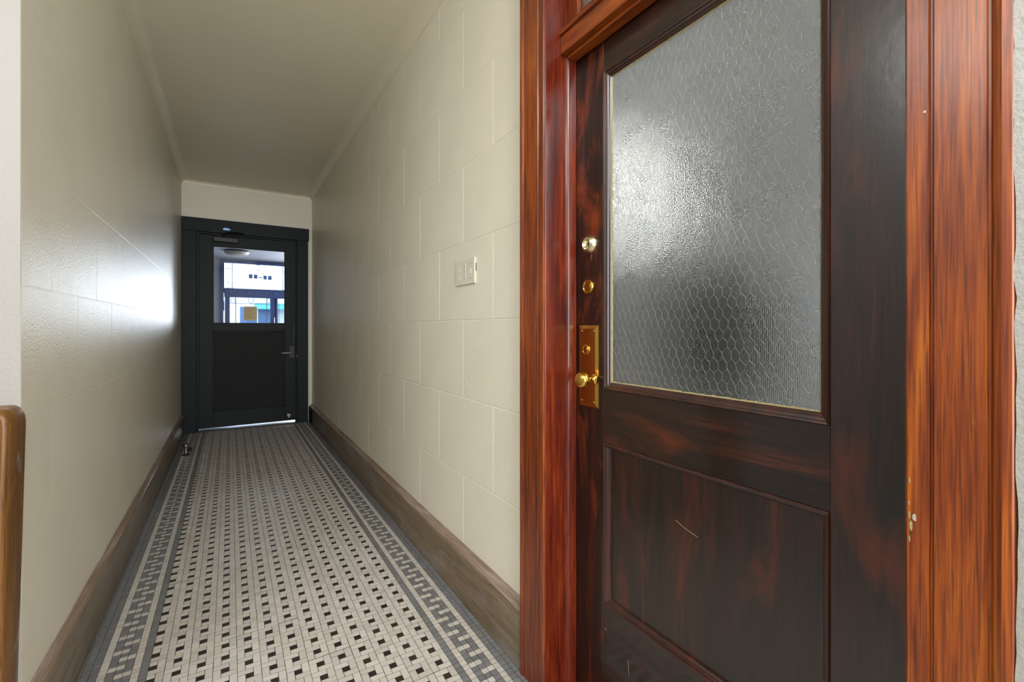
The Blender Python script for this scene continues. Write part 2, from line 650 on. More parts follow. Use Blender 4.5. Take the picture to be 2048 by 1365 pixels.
def border(xin, sgn, ph):
    """columns run from the field outward: grey, white, three of key pattern, white, grey to the wall"""
    base = ph % (4 * U) - 0.6 + (-0.6 % (4 * U)) * 0
    k0 = round((ph + 0.6) / U)
    for r in range(-2, nrow):
        y0 = ph + (r - k0) * U
        q = (r - k0) % 4
        yy0, yy1 = y0, y0 + U
        for c in range(9):
            a, b_ = xin + sgn * c * U, xin + sgn * (c + 1) * U
            lo, hi = min(a, b_), max(a, b_)
            lo, hi = max(lo, BL), min(hi, BR)
            if hi - lo < 0.004:
                continue
            white = c in (1, 5)
            if c in (2, 3, 4):
                # pairs alternate between the field side and the wall side every two rows
                if q == 0 and c in (2, 3):
                    white = True
                if q == 2 and c in (3, 4):
                    white = True
            put('white_square_tile' if white else 'grey_square_tile', lo, hi, yy0, yy1)


border(x_fr, 1, ra)
border(x_field + U, -1, rl + 2 * U)


def tile_mesh(mb, x0, x1, y0, y1, sh=None):
    g, c = 0.0008, 0.00008
    x0 += g
    x1 -= g
    y0 += g
    y1 -= g
    z1, z0 = 0.0, -0.0006
    b = len(mb.v)
    mb.v += [(x0, y0, z0), (x1, y0, z0), (x1, y1, z0), (x0, y1, z0),
             (x0 + c, y0 + c, z1), (x1 - c, y0 + c, z1), (x1 - c, y1 - c, z1), (x0 + c, y1 - c, z1)]
    for q in ((4, 5, 6, 7), (0, 1, 5, 4), (1, 2, 6, 5), (2, 3, 7, 6), (3, 0, 4, 7)):
        mb.f.append(tuple(b + i for i in q))
        mb.m.append(0)
        if sh is not None:
            mb.a.append(sh)


cache = {}
for kind, lst in tiles.items():
    colour = kind.split('_')[0]
    seen = []
    for t4 in lst:
        mx, my = (t4[0] + t4[1]) / 2, (t4[2] + t4[3]) / 2
        d = depth(mx, my)
        if d > 0.3:
            px, py = pix(mx, my, 0)
            if -4 < px < 1075 and py < 1369 and not (px < 60):
                seen.append((d, t4))
    seen.sort()
    single = set(t4 for d, t4 in seen[:300] if d < 2.4)
    rest = MB()
    for t4 in lst:
        if t4 in single:
            wx, wy = t4[1] - t4[0], t4[3] - t4[2]
            key = (kind, round(wx, 4), round(wy, 4))
            if key not in cache:
                mb = MB()
                tile_mesh(mb, -wx / 2, wx / 2, -wy / 2, wy / 2)
                cache[key] = mb.mesh(kind, M['t_' + colour])
            o = bpy.data.objects.new(kind, cache[key])
            o.location = ((t4[0] + t4[1]) / 2 + random.uniform(-.0003, .0003), (t4[2] + t4[3]) / 2 + random.uniform(-.0003, .0003), random.uniform(-.00008, .00008))
            o.rotation_euler = (random.uniform(-.003, .003), random.uniform(-.003, .003), random.uniform(-.01, .01))
            o.parent = floor
            col.objects.link(o)
        else:
            tile_mesh(rest, *t4, sh=random.random())
    o = rest.build(kind + 's', M['s_' + colour], floor)
    o['kind'] = 'stuff'

# ------------------------------------------------------------------ walls of painted blocks
BLK_L, BLK_H = 0.552, 0.351


def block_wall(name, X, sgn, y0, y1, zrow, ystart, label, jd=0.0011):
    """sgn: direction the wall faces (+1 = towards +X). Backing slab with each block a part of its own."""
    back = MB().box(X - sgn * jd, X - sgn * 0.16, y0 + .004, y1, 0, ZT)
    wobj = back.build(name, M['paint'])
    tag(wobj, label, 'wall', kind='structure')
    shared = {}
    r = 0
    z = zrow
    while z > 0:
        z -= BLK_H
    row = 0
    nrows = round((zrow - z) / BLK_H)
    while z < ZT:
        za, zb = max(z, 0.0), min(z + BLK_H, ZT)
        off = 0.0 if (row - nrows) % 2 == 0 else 0.5
        k = math.floor((y0 - ystart) / BLK_L) - 1
        while True:
            ya_ = ystart + (k + off) * BLK_L
            k += 1
            yb_ = ya_ + BLK_L
            if yb_ <= y0 + 0.01:
                continue
            if ya_ >= y1 - 0.01:
                break
            ya_, yb_ = max(ya_, y0), min(yb_, y1)
            hy, hz = (yb_ - ya_) / 2, (zb - za) / 2
            key = (round(hy, 3), round(hz, 3))
            if key not in shared:
                g, c = 0.0005, 0.0034
                mb = MB()
                a, b_ = -jd * sgn, 0.0
                P = lambda yy, zz, xx: (xx, yy, zz)
                lo = [P(s * (hy - g), q * (hz - g), a) for s, q in ((-1, -1), (1, -1), (1, 1), (-1, 1))]
                hi = [P(s * (hy - g - c), q * (hz - g - c), b_) for s, q in ((-1, -1), (1, -1), (1, 1), (-1, 1))]
                mb.v = lo + hi
                fs = [(4, 5, 6, 7), (0, 1, 5, 4), (1, 2, 6, 5), (2, 3, 7, 6), (3, 0, 4, 7)]
                mb.f = [f if sgn > 0 else tuple(reversed(f)) for f in fs]
                mb.m = [0] * 5
                shared[key] = mb.mesh('block', M['paint'])
            o = bpy.data.objects.new('block', shared[key])
            o.location = (X + random.uniform(-.0003, .0003), (ya_ + yb_) / 2, (za + zb) / 2)
            o.rotation_euler = (0, 0, random.uniform(-.0008, .0008))
            o.parent = wobj
            col.objects.link(o)
        z += BLK_H
        row += 1
    return wobj


block_wall('wall_right', XR, -1, C1 - 0.005, YF + 0.16, 1.237 - 0.0, 2.146, 'cream gloss painted block wall on the right between the dark door and red door', 0.0012)
block_wall('wall_left', XL, 1, YC, YF + 0.16, 1.314, 1.95, 'cream gloss painted block wall on the left with window glare', 0.0005)

# wall that turns the corner at the left edge of the picture
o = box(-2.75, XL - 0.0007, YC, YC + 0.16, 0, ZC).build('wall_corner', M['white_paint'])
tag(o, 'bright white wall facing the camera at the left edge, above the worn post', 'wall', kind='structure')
# far wall above and beside the black door
fw = MB()
xl_, zl_ = onY(368, 430, YF)
xr_, zr_ = onY(616, 462, YF)
ztop_far = (zl_ + zr_) / 2
fw.box(XL - 0.1, XR + 0.1, YF + 0.002, YF + 0.16, ztop_far - 0.02, ZC)
fw.box(XL - 0.1, xl_ + 0.03, YF + 0.02, YF + 0.16, 0, ztop_far)
fw.box(xr_ - 0.03, XR + 0.1, YF + 0.012, YF + 0.16, 0, ztop_far)
o = fw.build('wall_back', M['paint'])
tag(o, 'cream painted end wall above the black corridor door', 'wall', kind='structure')
# near part of the right wall beyond the red casing, and above its transom
rw = MB()
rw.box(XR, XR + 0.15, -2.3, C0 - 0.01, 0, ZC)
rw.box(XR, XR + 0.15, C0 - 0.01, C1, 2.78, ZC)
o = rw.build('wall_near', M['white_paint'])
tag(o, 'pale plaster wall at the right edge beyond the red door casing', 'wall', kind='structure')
pe = MB()
ed = []
for k in range(90):
    z = ZC * k / 89
    ed.append((C0 + 0.0015 + 0.002 * math.sin(z * 5.1) + random.uniform(-.0018, .0018), z))
for k in range(89):
    (a, za), (b_, zb) = ed[k], ed[k + 1]
    X0, X1 = CF - 0.001, XR
    pe.face([(X0, -2.3, za), (X0, a, za), (X0, b_, zb), (X0, -2.3, zb)][::-1])
    pe.face([(X0, a, za), (X1, a + .003, za), (X1, b_ + .003, zb), (X0, b_, zb)][::-1])
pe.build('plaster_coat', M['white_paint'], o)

# hall behind the camera
for nm, bx, lb in (('wall_hall_left', (-2.75, -2.6, -2.3, YC, 0, ZC), 'pale hall wall on the left, out of the picture'),
                   ('wall_hall_back', (-2.75, 1.05, -2.45, -2.3, 0, ZC), 'pale hall wall behind the camera, out of the picture')):
    tag(box(*bx).build(nm, M['white_paint']), lb, 'wall', kind='structure')

# ceiling with coves along both corridor walls
cl = MB()
cl.box(-2.75, XR + 0.15, -2.45, YF + 0.16, ZC, ZC + 0.1)
R = ZC - ZT
for X, sg in ((XL, 1), (XR, -1)):
    prof = [(X - sg * 0.02, ZC + 0.02), (X - sg * 0.02, ZT)]
    for k in range(9):
        t = math.pi / 2 * k / 8
        prof.append((X + sg * (R * 1.0 - R * math.cos(t)) + sg * 0.0006, ZT + R * math.sin(t)))
    prof.append((X + sg * R, ZC + 0.02))
    cl.prism(prof if sg < 0 else prof[::-1], 'y', YC if sg > 0 else C1, YF + 0.01)
prof = []
for k in range(7):
    t = math.pi / 2 * k / 6
    prof.append((YF - 0.035 + 0.035 * math.sin(t) + 0.002, ZC - 0.035 + 0.035 * math.cos(t)))
prof += [(YF + 0.03, ZC - 0.035), (YF + 0.03, ZC + 0.02), (YF - 0.033, ZC + 0.02)]
cl.prism(prof, 'x', XL + 0.01, XR - 0.01)
ceil = cl.build('ceiling', M['ceiling'], smooth=True)
tag(ceil, 'cream painted corridor ceiling with rounded coves along the walls', 'ceiling', kind='structure')

# baseboards
for nm, X, Fc, y0, y1, lb in (('baseboard_right', XR, BR, C1 - 0.004, YF - 0.0, 'tall brown painted baseboard along the right wall'),
                              ('baseboard_left', XL, BL, YC, YF - 0.0, 'tall brown painted baseboard along the left wall')):
    s = 1 if X > 0 else -1
    prof = [(X + s * .01, 0), (Fc, 0), (Fc, .196), (Fc + s * .003, .202), (Fc + s * .003, .2025), (X + s * .01, .2025)]
    bb = MB().prism(prof if s < 0 else prof[::-1], 'y', y0, y1).build(nm, M['base'])
    tag(bb, lb, 'baseboard', kind='structure')
    cap = [(X + s * .01, .2025), (Fc + s * .003, .2025), (Fc + s * .006, .2065), (X - s * .008, .217), (X - s * .004, .224), (X + s * .01, .226)]
    MB().prism(cap if s < 0 else cap[::-1], 'y', y0, y1).build('cap_moulding', M['base_cap'], bb)
    if s > 0:
        part(box(Fc - 0.003, X, YF - 0.30, YF, 0, 0.19), 'plinth_block', M['black_paint'], bb, bevel=0.003)

# ------------------------------------------------------------------ near door: red frame (trim_1)
t1 = thing('trim_1', (0.95, 0.73, 0), 'red varnished oak frame around the dark glazed door', 'door frame', 'structure')
ZTOP = 2.80


def casing(y_in, y_out, mat):
    """backband, flat and inner strip as one profiled upright; profile in (x, y)"""
    s = 1 if y_out > y_in else -1
    f = CF
    prof = [(XR + 0.01, y_in), (f + 0.004, y_in), (f, y_in + s * .003), (f, y_in + s * .027), (f + 0.004, y_in + s * .029), (f + 0.004, y_in + s * .0315),
            (f, y_in + s * .034), (f, y_out - s * .028), (f + .003, y_out - s * .0265), (f + .003, y_out - s * .024),
            (f - .001, y_out - s * .021), (f - .004, y_out - s * .013), (f - .002, y_out - s * .004), (f + .002, y_out), (XR + 0.01, y_out)]
    if s < 0:
        prof = prof[::-1]
    return part(MB().prism(prof, 'z', 0, ZTOP), 'casing', mat, t1)


casing(O1 + 0.004, C1, M['red_wood'])
casing(O0 - 0.001, C0, M['red_wood_worn'])
# jambs
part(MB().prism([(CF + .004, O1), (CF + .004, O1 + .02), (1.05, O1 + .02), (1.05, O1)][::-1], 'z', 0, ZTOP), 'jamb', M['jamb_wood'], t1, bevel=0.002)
part(MB().prism([(CF + .004, O0), (1.05, O0), (1.05, O0 - .02), (CF + .004, O0 - .02)][::-1], 'z', 0, ZTOP), 'jamb', M['red_wood_worn'], t1, bevel=0.002)
# rounded stops
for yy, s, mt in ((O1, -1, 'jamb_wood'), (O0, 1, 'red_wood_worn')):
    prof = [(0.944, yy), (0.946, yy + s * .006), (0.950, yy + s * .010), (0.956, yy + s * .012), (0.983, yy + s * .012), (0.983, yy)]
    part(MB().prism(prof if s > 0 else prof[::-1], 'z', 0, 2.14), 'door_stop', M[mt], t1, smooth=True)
# transom bar above the door
yb_, zb1 = onX(1143, 92, 0.925)
ZB = zb1                                        # underside of the transom bar
_, zb2 = onX(1143, 55, 0.925)
_, zb3 = onX(1143, 42, 0.918)
part(box(0.925, 1.05, O0, O1, ZB, zb2), 'transom_bar', M['red_wood_y'], t1, bevel=0.003)
part(MB().prism([(0.925, zb2), (0.918, zb2 + .003), (0.915, zb3), (0.925, zb3 + .004), (1.03, zb3 + .004), (1.03, zb2)][::-1], 'y', O0, O1), 'transom_sill', M['red_wood_y'], t1, smooth=True)
part(box(0.945, 0.983, O0 + .012, O1 - .012, ZB - 0.012, ZB), 'head_stop', M['red_wood_y'], t1, bevel=0.003)
# transom sash with its clear pane
zs = zb3 + .004
part(box(0.955, 0.995, O1 - 0.05, O1, zs, ZTOP - 0.05), 'transom_stile', M['red_wood'], t1, bevel=0.003)
part(box(0.955, 0.995, O0, O0 + 0.05, zs, ZTOP - 0.05), 'transom_stile', M['red_wood'], t1, bevel=0.003)
part(box(0.955, 0.995, O0 + 0.05, O1 - 0.05, zs, zs + 0.045), 'transom_rail', M['red_wood_y'], t1, bevel=0.003)
part(box(0.955, 0.995, O0 + 0.05, O1 - 0.05, ZTOP - 0.1, ZTOP - 0.05), 'transom_rail', M['red_wood_y'], t1, bevel=0.003)
part(box(0.972, 0.977, O0 + 0.05, O1 - 0.05, zs + 0.045, ZTOP - 0.1), 'transom_pane', M['frost'], t1)
part(box(CF, XR, C0, C1, ZTOP - 0.12, ZTOP), 'head_casing', M['red_wood_y'], t1, bevel=0.003)
part(box(CF + .004, 1.05, O0, O1, ZTOP - 0.05, ZTOP), 'head_jamb', M['red_wood_y'], t1)
# wooden saddle
o = MB().prism([(0.866, 0), (0.876, .012), (0.90, .016), (1.03, .016), (1.05, 0)][::-1], 'y', O0, O1).build('trim_2', M['red_wood_y'])
tag(o, 'low red wooden saddle under the dark glazed door', 'threshold', kind='structure')

# ------------------------------------------------------------------ near door leaf (door_1)
DX = 0.985
D0, D1 = O0 + 0.003, O1 - 0.003
d1 = thing('door_1', (DX, D1, 0.02), 'dark varnished oak door with wired pebbled glass in a red frame', 'door', 'structure')
gl_l, gz_tl = onX(1207, 143, DX)
_, gz_bl = onX(1207, 782, DX)
gr_l, gz_br = onX(1660, 848, DX)
G1, G0 = gl_l, gr_l                       # glass opening in Y (outer edge of the bead)
GZ0, GZ1 = (gz_bl + gz_br) / 2, gz_tl
pl_, pz_t = onX(1212, 895, DX)
pr_, pz_t2 = onX(1661, 1015, DX)
_, pz_b = onX(1212, 1212, DX)
P1, P0, PZ1, PZ0 = (pl_ + G1) / 2, (pr_ + G0) / 2, (pz_t + pz_t2) / 2, pz_b
P1, P0 = G1, G0
DT = 0.042
ztopd = ZB + 0.01
part(box(DX, DX + DT, G1, D1, 0.02, ztopd), 'stile', M['dark_stile'], d1, bevel=0.0015)
part(box(DX, DX + DT, D0, G0, 0.02, ztopd), 'stile', M['dark_wood'], d1, bevel=0.0015)
part(box(DX + .0004, DX + DT, G0, G1, GZ1, ztopd), 'rail', M['dark_wood_y'], d1, bevel=0.0012)
part(box(DX + .0004, DX + DT, G0, G1, PZ1, GZ0), 'rail', M['dark_wood_y'], d1, bevel=0.0012)
part(box(DX + .0004, DX + DT, G0, G1, 0.02, PZ0), 'rail', M['dark_wood_y'], d1, bevel=0.0012)
part(box(DX + .016, DX + .030, P0 - .01, P1 + .01, PZ0 - .01, PZ1 + .01), 'panel', M['dark_wood'], d1)


def bead(y0, y1, z0, z1, w_, depth_, name, mat):
    """four mitred lengths of stepped moulding lining an opening; each a part"""
    st = [(0, -.001), (.12, -.0035), (.30, -.002), (.36, .002), (.62, .004), (.70, .007), (.9, .010), (1.0, depth_)]
    cr = [(y0, z0, 1, 1), (y1, z0, -1, 1), (y1, z1, -1, -1), (y0, z1, 1, -1)]
    for i in range(4):
        (ya_, za_, sy, sz), (yb2, zb_, ty, tz) = cr[i], cr[(i + 1) % 4]
        mb = MB()
        rows = []
        for (q, dx) in st:
            rows.append(((DX + dx, ya_ + sy * q * w_, za_ + sz * q * w_), (DX + dx, yb2 + ty * q * w_, zb_ + tz * q * w_)))
        b0 = len(mb.v)
        for a, b_ in rows:
            mb.v += [a, b_]
        for k in range(len(rows) - 1):
            mb.f.append((b0 + 2 * k, b0 + 2 * k + 1, b0 + 2 * k + 3, b0 + 2 * k + 2))
            mb.m.append(0)
        # back closing faces
        n = len(mb.v)
        a, b_ = rows[-1]
        c, d = rows[0]
        mb.v += [(DX + .02, a[1], a[2]), (DX + .02, b_[1], b_[2]), (DX + .02, c[1], c[2]), (DX + .02, d[1], d[2])]
        mb.f += [(n - 2, n - 1, n + 1, n), (n, n + 1, n + 3, n + 2), (0, 1, n + 3, n + 2)]
        mb.m += [0, 0, 0]
        part(mb, name, mat, d1)


bead(G0, G1, GZ0, GZ1, 0.022, 0.0135, 'glazing_bead', M['dark_mould'])
bead(P0, P1, PZ0, PZ1, 0.018, 0.016, 'panel_moulding', M['dark_mould'])
# putty line round the pane
iy0, iy1, iz0, iz1 = G0 + .022, G1 - .022, GZ0 + .022, GZ1 - .022
pu = MB()
pw = 0.0034
N = 60
for (a, b_) in (((iy0, iz0), (iy1, iz0)), ((iy1, iz0), (iy1, iz1)), ((iy1, iz1), (iy0, iz1)), ((iy0, iz1), (iy0, iz0))):
    dy, dz = b_[0] - a[0], b_[1] - a[1]
    ln = math.hypot(dy, dz)
    ny, nz = -dz / ln, dy / ln
    for k in range(N):
        s0, s1 = k / N, (k + 1) / N
        w0 = pw * (0.75 + 0.6 * random.random())
        p = lambda s, q, x: (x, a[0] + dy * s + ny * q, a[1] + dz * s + nz * q)
        pu.face([p(s0, 0, DX + .0125), p(s1, 0, DX + .0125), p(s1, w0, DX + .0158), p(s0, w0, DX + .0158)])
part(pu, 'putty', M['putty'], d1)['kind'] = 'stuff'
# glass: pebbled face to the corridor, fine-ground face to the room
GX = DX + .016
g = MB().box(GX, GX + .006, iy0 - .008, iy1 + .008, iz0 - .008, iz1 + .008)
g.m = [0] * 6
g.m[5] = 1
gp = part(g, 'glass_pane', [M['pebble'], M['frost']], d1)
tag(gp, 'grey pebbled glass with hexagonal wire netting')
# hexagonal wire netting
wm = MB()
hw, pitch, vs = 0.0225, 0.0255, 0.0125           # width across, row pitch, length of the upright side
seen_e = set()
nr = int((iz1 - iz0) / pitch) + 2
ncx = int((iy1 - iy0) / hw) + 3
for r in range(-1, nr + 1):
    for c in range(-1, ncx):
        cy = iy0 + c * hw + (hw / 2 if r % 2 else 0)
        cz = iz0 + r * pitch
        sl = pitch - vs
        a = (cy - hw / 2, cz - vs / 2)
        b_ = (cy - hw / 2, cz + vs / 2)
        t_ = (cy, cz + vs / 2 + sl)
        e_ = (cy + hw / 2, cz + vs / 2)
        for p, q in ((a, b_), (b_, t_), (t_, e_)):
            if all(iy0 < z_[0] < iy1 and iz0 < z_[1] < iz1 for z_ in (p, q)):
                def j(z_):
                    rn = random.Random(int(round(z_[0] * 4000)) * 7919 + int(round(z_[1] * 4000)))
                    return (GX - 0.00010, z_[0] + 0.0014 * math.sin(z_[1] * 31 + z_[0] * 17) + rn.uniform(-.0022, .0022), z_[1] + 0.0014 * math.sin(z_[0] * 43 + z_[1] * 11) + rn.uniform(-.0022, .0022))
                wm.tube([j(p), j(q)], 0.00023, 4)
wmo = part(wm, 'wire_netting', M['wire'], gp)
wmo['kind'] = 'stuff'

# locks and knob
def yz(x, y, X):
    return onX(x, y, X)


ly, lz = yz(1176, 489, DX - .01)
mb = MB().lathe([(0, .0305), (.004, .0305), (.0065, .0295), (.016, .0225), (.0185, .0200), (.0190, .0165), (.008, .0105), (.008, .0001)], (DX, ly, lz), (-1, 0, 0), 36, cap=False)
lk = part(mb, 'lock_cylinder', M['nickel'], d1, smooth=True)
tag(lk, 'pale conical lock cylinder, upper')
part(box(DX - .0092, DX - .0078, ly - .0011, ly + .0011, lz - .005, lz + .004), 'keyway', M['keyhole'], lk)
part(box(DX - .001, DX + .0002, ly - .004 - .002, ly - .004 + .0015, lz - .052, lz - .026), 'drip', M['nickel'], d1)
ly2, lz2 = yz(1175, 574, DX - .005)
mb = MB().lathe([(0, .0245), (.004, .0245), (.007, .0225), (.0075, .0190), (.0050, .0170), (.0050, .0130), (.0078, .0122), (.0078, .0001)], (DX, ly2, lz2), (-1, 0, 0), 36, cap=False)
lk2 = part(mb, 'lock_cylinder', M['brass'], d1, smooth=True)
tag(lk2, 'small round brass lock cylinder, lower')
part(box(DX - .0084, DX - .0074, ly2 - .0010, ly2 + .0010, lz2 - .006, lz2 + .003), 'keyway', M['keyhole'], lk2)
part(MB().lathe([(0, .031), (.0012, .031), (.0012, .0255), (0, .0255)], (DX, ly2, lz2), (-1, 0, 0), 36, cap=False), 'scar_ring', M['dark_mould'], d1, smooth=True)
# escutcheon plate
ey0, ez1 = yz(1196, 651, DX - .004)
ey1, _ = yz(1158, 655, DX - .004)
_, ez0 = yz(1196, 818, DX - .004)
pt, pb = .0065, .011
mb = MB()
lo = [(DX, ey0, ez0), (DX, ey1, ez0), (DX, ey1, ez1), (DX, ey0, ez1)]
md_ = [(DX - .002, y, z) for _, y, z in lo]
hi = [(DX - pt, ey0 + pb, ez0 + pb), (DX - pt, ey1 - pb, ez0 + pb), (DX - pt, ey1 - pb, ez1 - pb), (DX - pt, ey0 + pb, ez1 - pb)]
mb.v = lo + md_ + hi
for i in range(4):
    j = (i + 1) % 4
    mb.f += [(i, j, 4 + j, 4 + i), (4 + i, 4 + j, 8 + j, 8 + i)]
    mb.m += [0, 0]
mb.f.append((8, 9, 10, 11))
mb.m.append(1)
mb.f = [tuple(reversed(f)) for f in mb.f]
ep = part(mb, 'escutcheon_plate', [M['brass'], M['brass_face']], d1)
tag(ep, 'tall bevelled brass plate with keyhole and knob')
for sy in (ey0 + pb + .006, ey1 - pb - .006):
    for sz in (ez0 + pb + .007, ez1 - pb - .007):
        part(MB().lathe([(0, .0036), (.0012, .0033), (.0018, .0018), (.0019, .0001)], (DX - pt, sy, sz), (-1, 0, 0), 14, cap=False), 'screw', M['brass'], ep, smooth=True)
ky, kz = yz(1172, 700, DX - .008)
part(MB().lathe([(0, .0165), (.003, .0160), (.0042, .0140), (.0026, .0125), (.0026, .0090), (.004, .0080), (.004, .0001)], (DX - pt, ky, kz), (-1, 0, 0), 32, cap=False), 'keyhole_cylinder', M['brass'], ep, smooth=True)
part(box(DX - pt - .0048, DX - pt - .0036, ky - .0012, ky + .0012, kz - .006, kz + .003), 'keyway', M['keyhole'], ep)
ny_, nz_ = yz(1177, 760, DX - .03)
part(MB().lathe([(0, .0165), (.003, .0160), (.006, .0115), (.012, .0085), (.022, .0085), (.028, .0105), (.031, .0155), (.036, .0215), (.044, .0255), (.052, .0262),
                 (.059, .0240), (.064, .0195), (.0655, .0150), (.0668, .0120), (.0672, .0001)], (DX - pt, ny_, nz_), (-1, 0, 0), 40, cap=False), 'knob', M['brass'], d1, smooth=True)
# a few scratches through the varnish
for (xa, ya_, xb, yb2) in ((1351, 1041, 1368, 1056), (1368, 1056, 1396, 1076), (1256, 1322, 1258, 1352), (1211, 1256, 1212, 1262)):
    a, b_ = onX(xa, ya_, DX - .0004), onX(xb, yb2, DX - .0004)
    Xs = DX - .0002 if xa < 1300 else DX + .0158
    a, b_ = onX(xa, ya_, Xs), onX(xb, yb2, Xs)
    part(MB().tube([(Xs, *a), (Xs, *b_)], .0006, 4), 'scratch', M['putty'], d1)

# flakes of pale paint left on the casing's inner edge
for (xa, ya_, w_, h_) in ((1819, 1030, .0012, .006), (1829, 1036, .0022, .006), (1822, 1052, .0019, .007), (1819, 1078, .0010, .005), (1819, 962, .0010, .005), (1818, 1006, .0009, .003)):
    a = onX(xa, ya_, CF)
    fp = [(a[0] + w_ * rx * random.uniform(.8, 1.2), a[1] + h_ * rz * random.uniform(.8, 1.2)) for rx, rz in ((-1, -.6), (-.2, -1), (.8, -.5), (1, .4), (.2, 1), (-.7, .7))]
    part(MB().prism(fp, 'x', CF - .0006, CF + .0006), 'paint_flake', M['flake'] if ya_ == 1036 else M['putty'], t1)

# ------------------------------------------------------------------ switch plate on the right wall
sy1, sz1a = onX(912, 524, XR - .005)
sy0, sz1b = onX(950, 514, XR - .005)
_, sz0a = onX(912, 573, XR - .005)
_, sz0b = onX(950, 567, XR - .005)
SZ1, SZ0 = (sz1a + sz1b) / 2, (sz0a + sz0b) / 2
sw = thing('wall_plate', (XR, (sy0 + sy1) / 2, (SZ0 + SZ1) / 2), 'cream painted three-gang switch and outlet plate on the right block wall', 'wall plate')
part(box(XR - .007, XR + .001, sy0, sy1, SZ0, SZ1), 'cover_plate', M['plate'], sw, bevel=0.0035, seg=3)
for k, fy in enumerate((0.20, 0.5, 0.80)):
    yy = sy1 + (sy0 - sy1) * fy
    zm = (SZ0 + SZ1) / 2
    hh = (SZ1 - SZ0)
    if k == 0:
        for dz in (-.2, .13):
            part(MB().lathe([(0, .0120), (.0006, .0120), (.0012, .0105), (.0004, .0090), (.0004, .0001)], (XR - .007, yy, zm + dz * hh), (-1, 0, 0), 20, cap=False), 'outlet_face', M['plate'], sw, smooth=True)
        part(MB().lathe([(0, .003), (.001, .0025), (.001, .0001)], (XR - .007, yy, zm + .33 * hh), (-1, 0, 0), 10, cap=False), 'screw', M['plate'], sw)
    elif k == 1:
        part(box(XR - .0078, XR - .006, yy - .009, yy + .009, zm - .34 * hh, zm + .34 * hh), 'rocker', M['plate'], sw, bevel=.001)
        for dz in (-.28, -.19, -.06, .04, .17, .26):
            part(box(XR - .0082, XR - .0075, yy - .004 + .004 * (abs(dz * 100) % 2), yy + .004 * (abs(dz * 100) % 2), zm + dz * hh - .002, zm + dz * hh + .002), 'slot', M['hole'], sw)
    else:
        part(box(XR - .0085, XR - .006, yy - .005, yy + .005, zm - .1 * hh, zm + .1 * hh), 'toggle', M['plate'], sw, bevel=.0015)
        for dz in (-.28, .3):
            part(MB().lathe([(0, .003), (.001, .0025), (.001, .0001)], (XR - .007, yy, zm + dz * hh), (-1, 0, 0), 10, cap=False), 'screw', M['hole'], sw)

part(box(XR - .002, XR + .0005, sy0 - .004, sy0, (SZ0 + SZ1) / 2 - .004, (SZ0 + SZ1) / 2 + .030), 'paint_gap', M['hole'], sw)
# ------------------------------------------------------------------ worn post at the left edge
pw_ = thing('wall_post', (-0.53, YC - .05, 0), 'worn brown grooved wooden post with rounded top at the left edge', 'post')
xrt, _ = onY(53, 822, YC)
xrb, _ = onY(37, 1365, YC)
_, zpt = onY(10, 821, YC - .1)
xrb = xrb - (xrt - xrb) * 0.5
mb = MB()
zs_ = [0, .3, .7, zpt - .045, zpt - .028, zpt - .016, zpt - .007, zpt - .002, zpt]
ins = [0, 0, 0, 0, .002, .006, .012, .019, .026]
fr = [(-0.60, 0), (-.566, 0), (-.560, .006), (-.552, .006), (-.546, 0), (-.500, 0), (-.494, .006), (-.486, .006), (-.480, 0), (-.440, 0), (-.437, .004), (-.432, .004), (-.429, 0), (-.424, 0), (-.418, .004), (-.414, .012), (-.414, .10), (-.60, .10)]
for z, i_ in zip(zs_, ins):
    xr = xrb + (xrt - xrb) * min(1, z / zpt)
    for (x, y) in fr:
        x2 = x + (xr + .414) - (i_ if x > -.5 else 0)
        mb.v.append((x2, YC - .10 + y + (i_ if y < .05 else 0), z))
n = len(fr)
for k in range(len(zs_) - 1):
    for i in range(n):
        j = (i + 1) % n
        mb.f.append((k * n + i, k * n + j, (k + 1) * n + j, (k + 1) * n + i))
        mb.m.append(0)
mb.f.append(tuple(range(n))[::-1])
mb.f.append(tuple((len(zs_) - 1) * n + i for i in range(n)))
mb.m += [0, 0]
part(mb, 'post_body', M['post_wood'], pw_, smooth=True)
for rr_ in (.030, .046):
    pts = [(xrt - .075 + rr_ * math.cos(t), YC - .1005, zpt - .055 + rr_ * math.sin(t)) for t in [math.pi * k / 16 for k in range(1, 17)]]
    part(MB().tube(pts, .004, 6), 'scroll_ring', M['post_wood'], pw_, smooth=True)

# ------------------------------------------------------------------ far door: black casing (trim_3) and leaf (door_2)
FD = YF + 0.035
t3 = thing('trim_3', (0.2, YF, 0), 'black painted casing around the black corridor end door', 'door frame', 'structure')
fx = lambda x, Y=YF: onY(x, 650, Y)[0]
cxl, cil = fx(368), fx(393)
cxr, cir = fx(616), fx(594)
_, hz_in = onY(392, 459, YF)
_, hz_in2 = onY(594, 484, YF)
HZI = (hz_in + hz_in2) / 2
cxl = XL + .002
part(box(cxl, cil, YF - .02, YF + .03, 0, HZI), 'casing', M['black_paint'], t3, bevel=.003)
part(box(cir, cxr, YF - .02, YF + .03, 0, HZI), 'casing', M['black_paint'], t3, bevel=.003)
part(box(cxl, cxr + .01, YF - .024, YF + .03, HZI, ztop_far), 'head_casing', M['black_paint'], t3, bevel=.003)
part(box(cil, fx(398), YF, YF + .10, 0, HZI), 'jamb', M['black_paint'], t3, bevel=.002)
part(box(fx(592), cir, YF, YF + .10, 0, HZI), 'jamb', M['black_paint'], t3, bevel=.002)
part(box(fx(398), fx(592), YF + .01, YF + .10, HZI - .02, HZI), 'head_jamb', M['black_paint'], t3, bevel=.002)
fd = thing('door_2', (fx(399), FD, .03), 'black half-glazed door at the end of the corridor', 'door', 'structure')
A0, A1 = fx(397), fx(593)
B0, gzt = onY(426, 491, FD)
B1, gzt2 = onY(570, 504, FD)
_, gzb = onY(426, 647, FD)
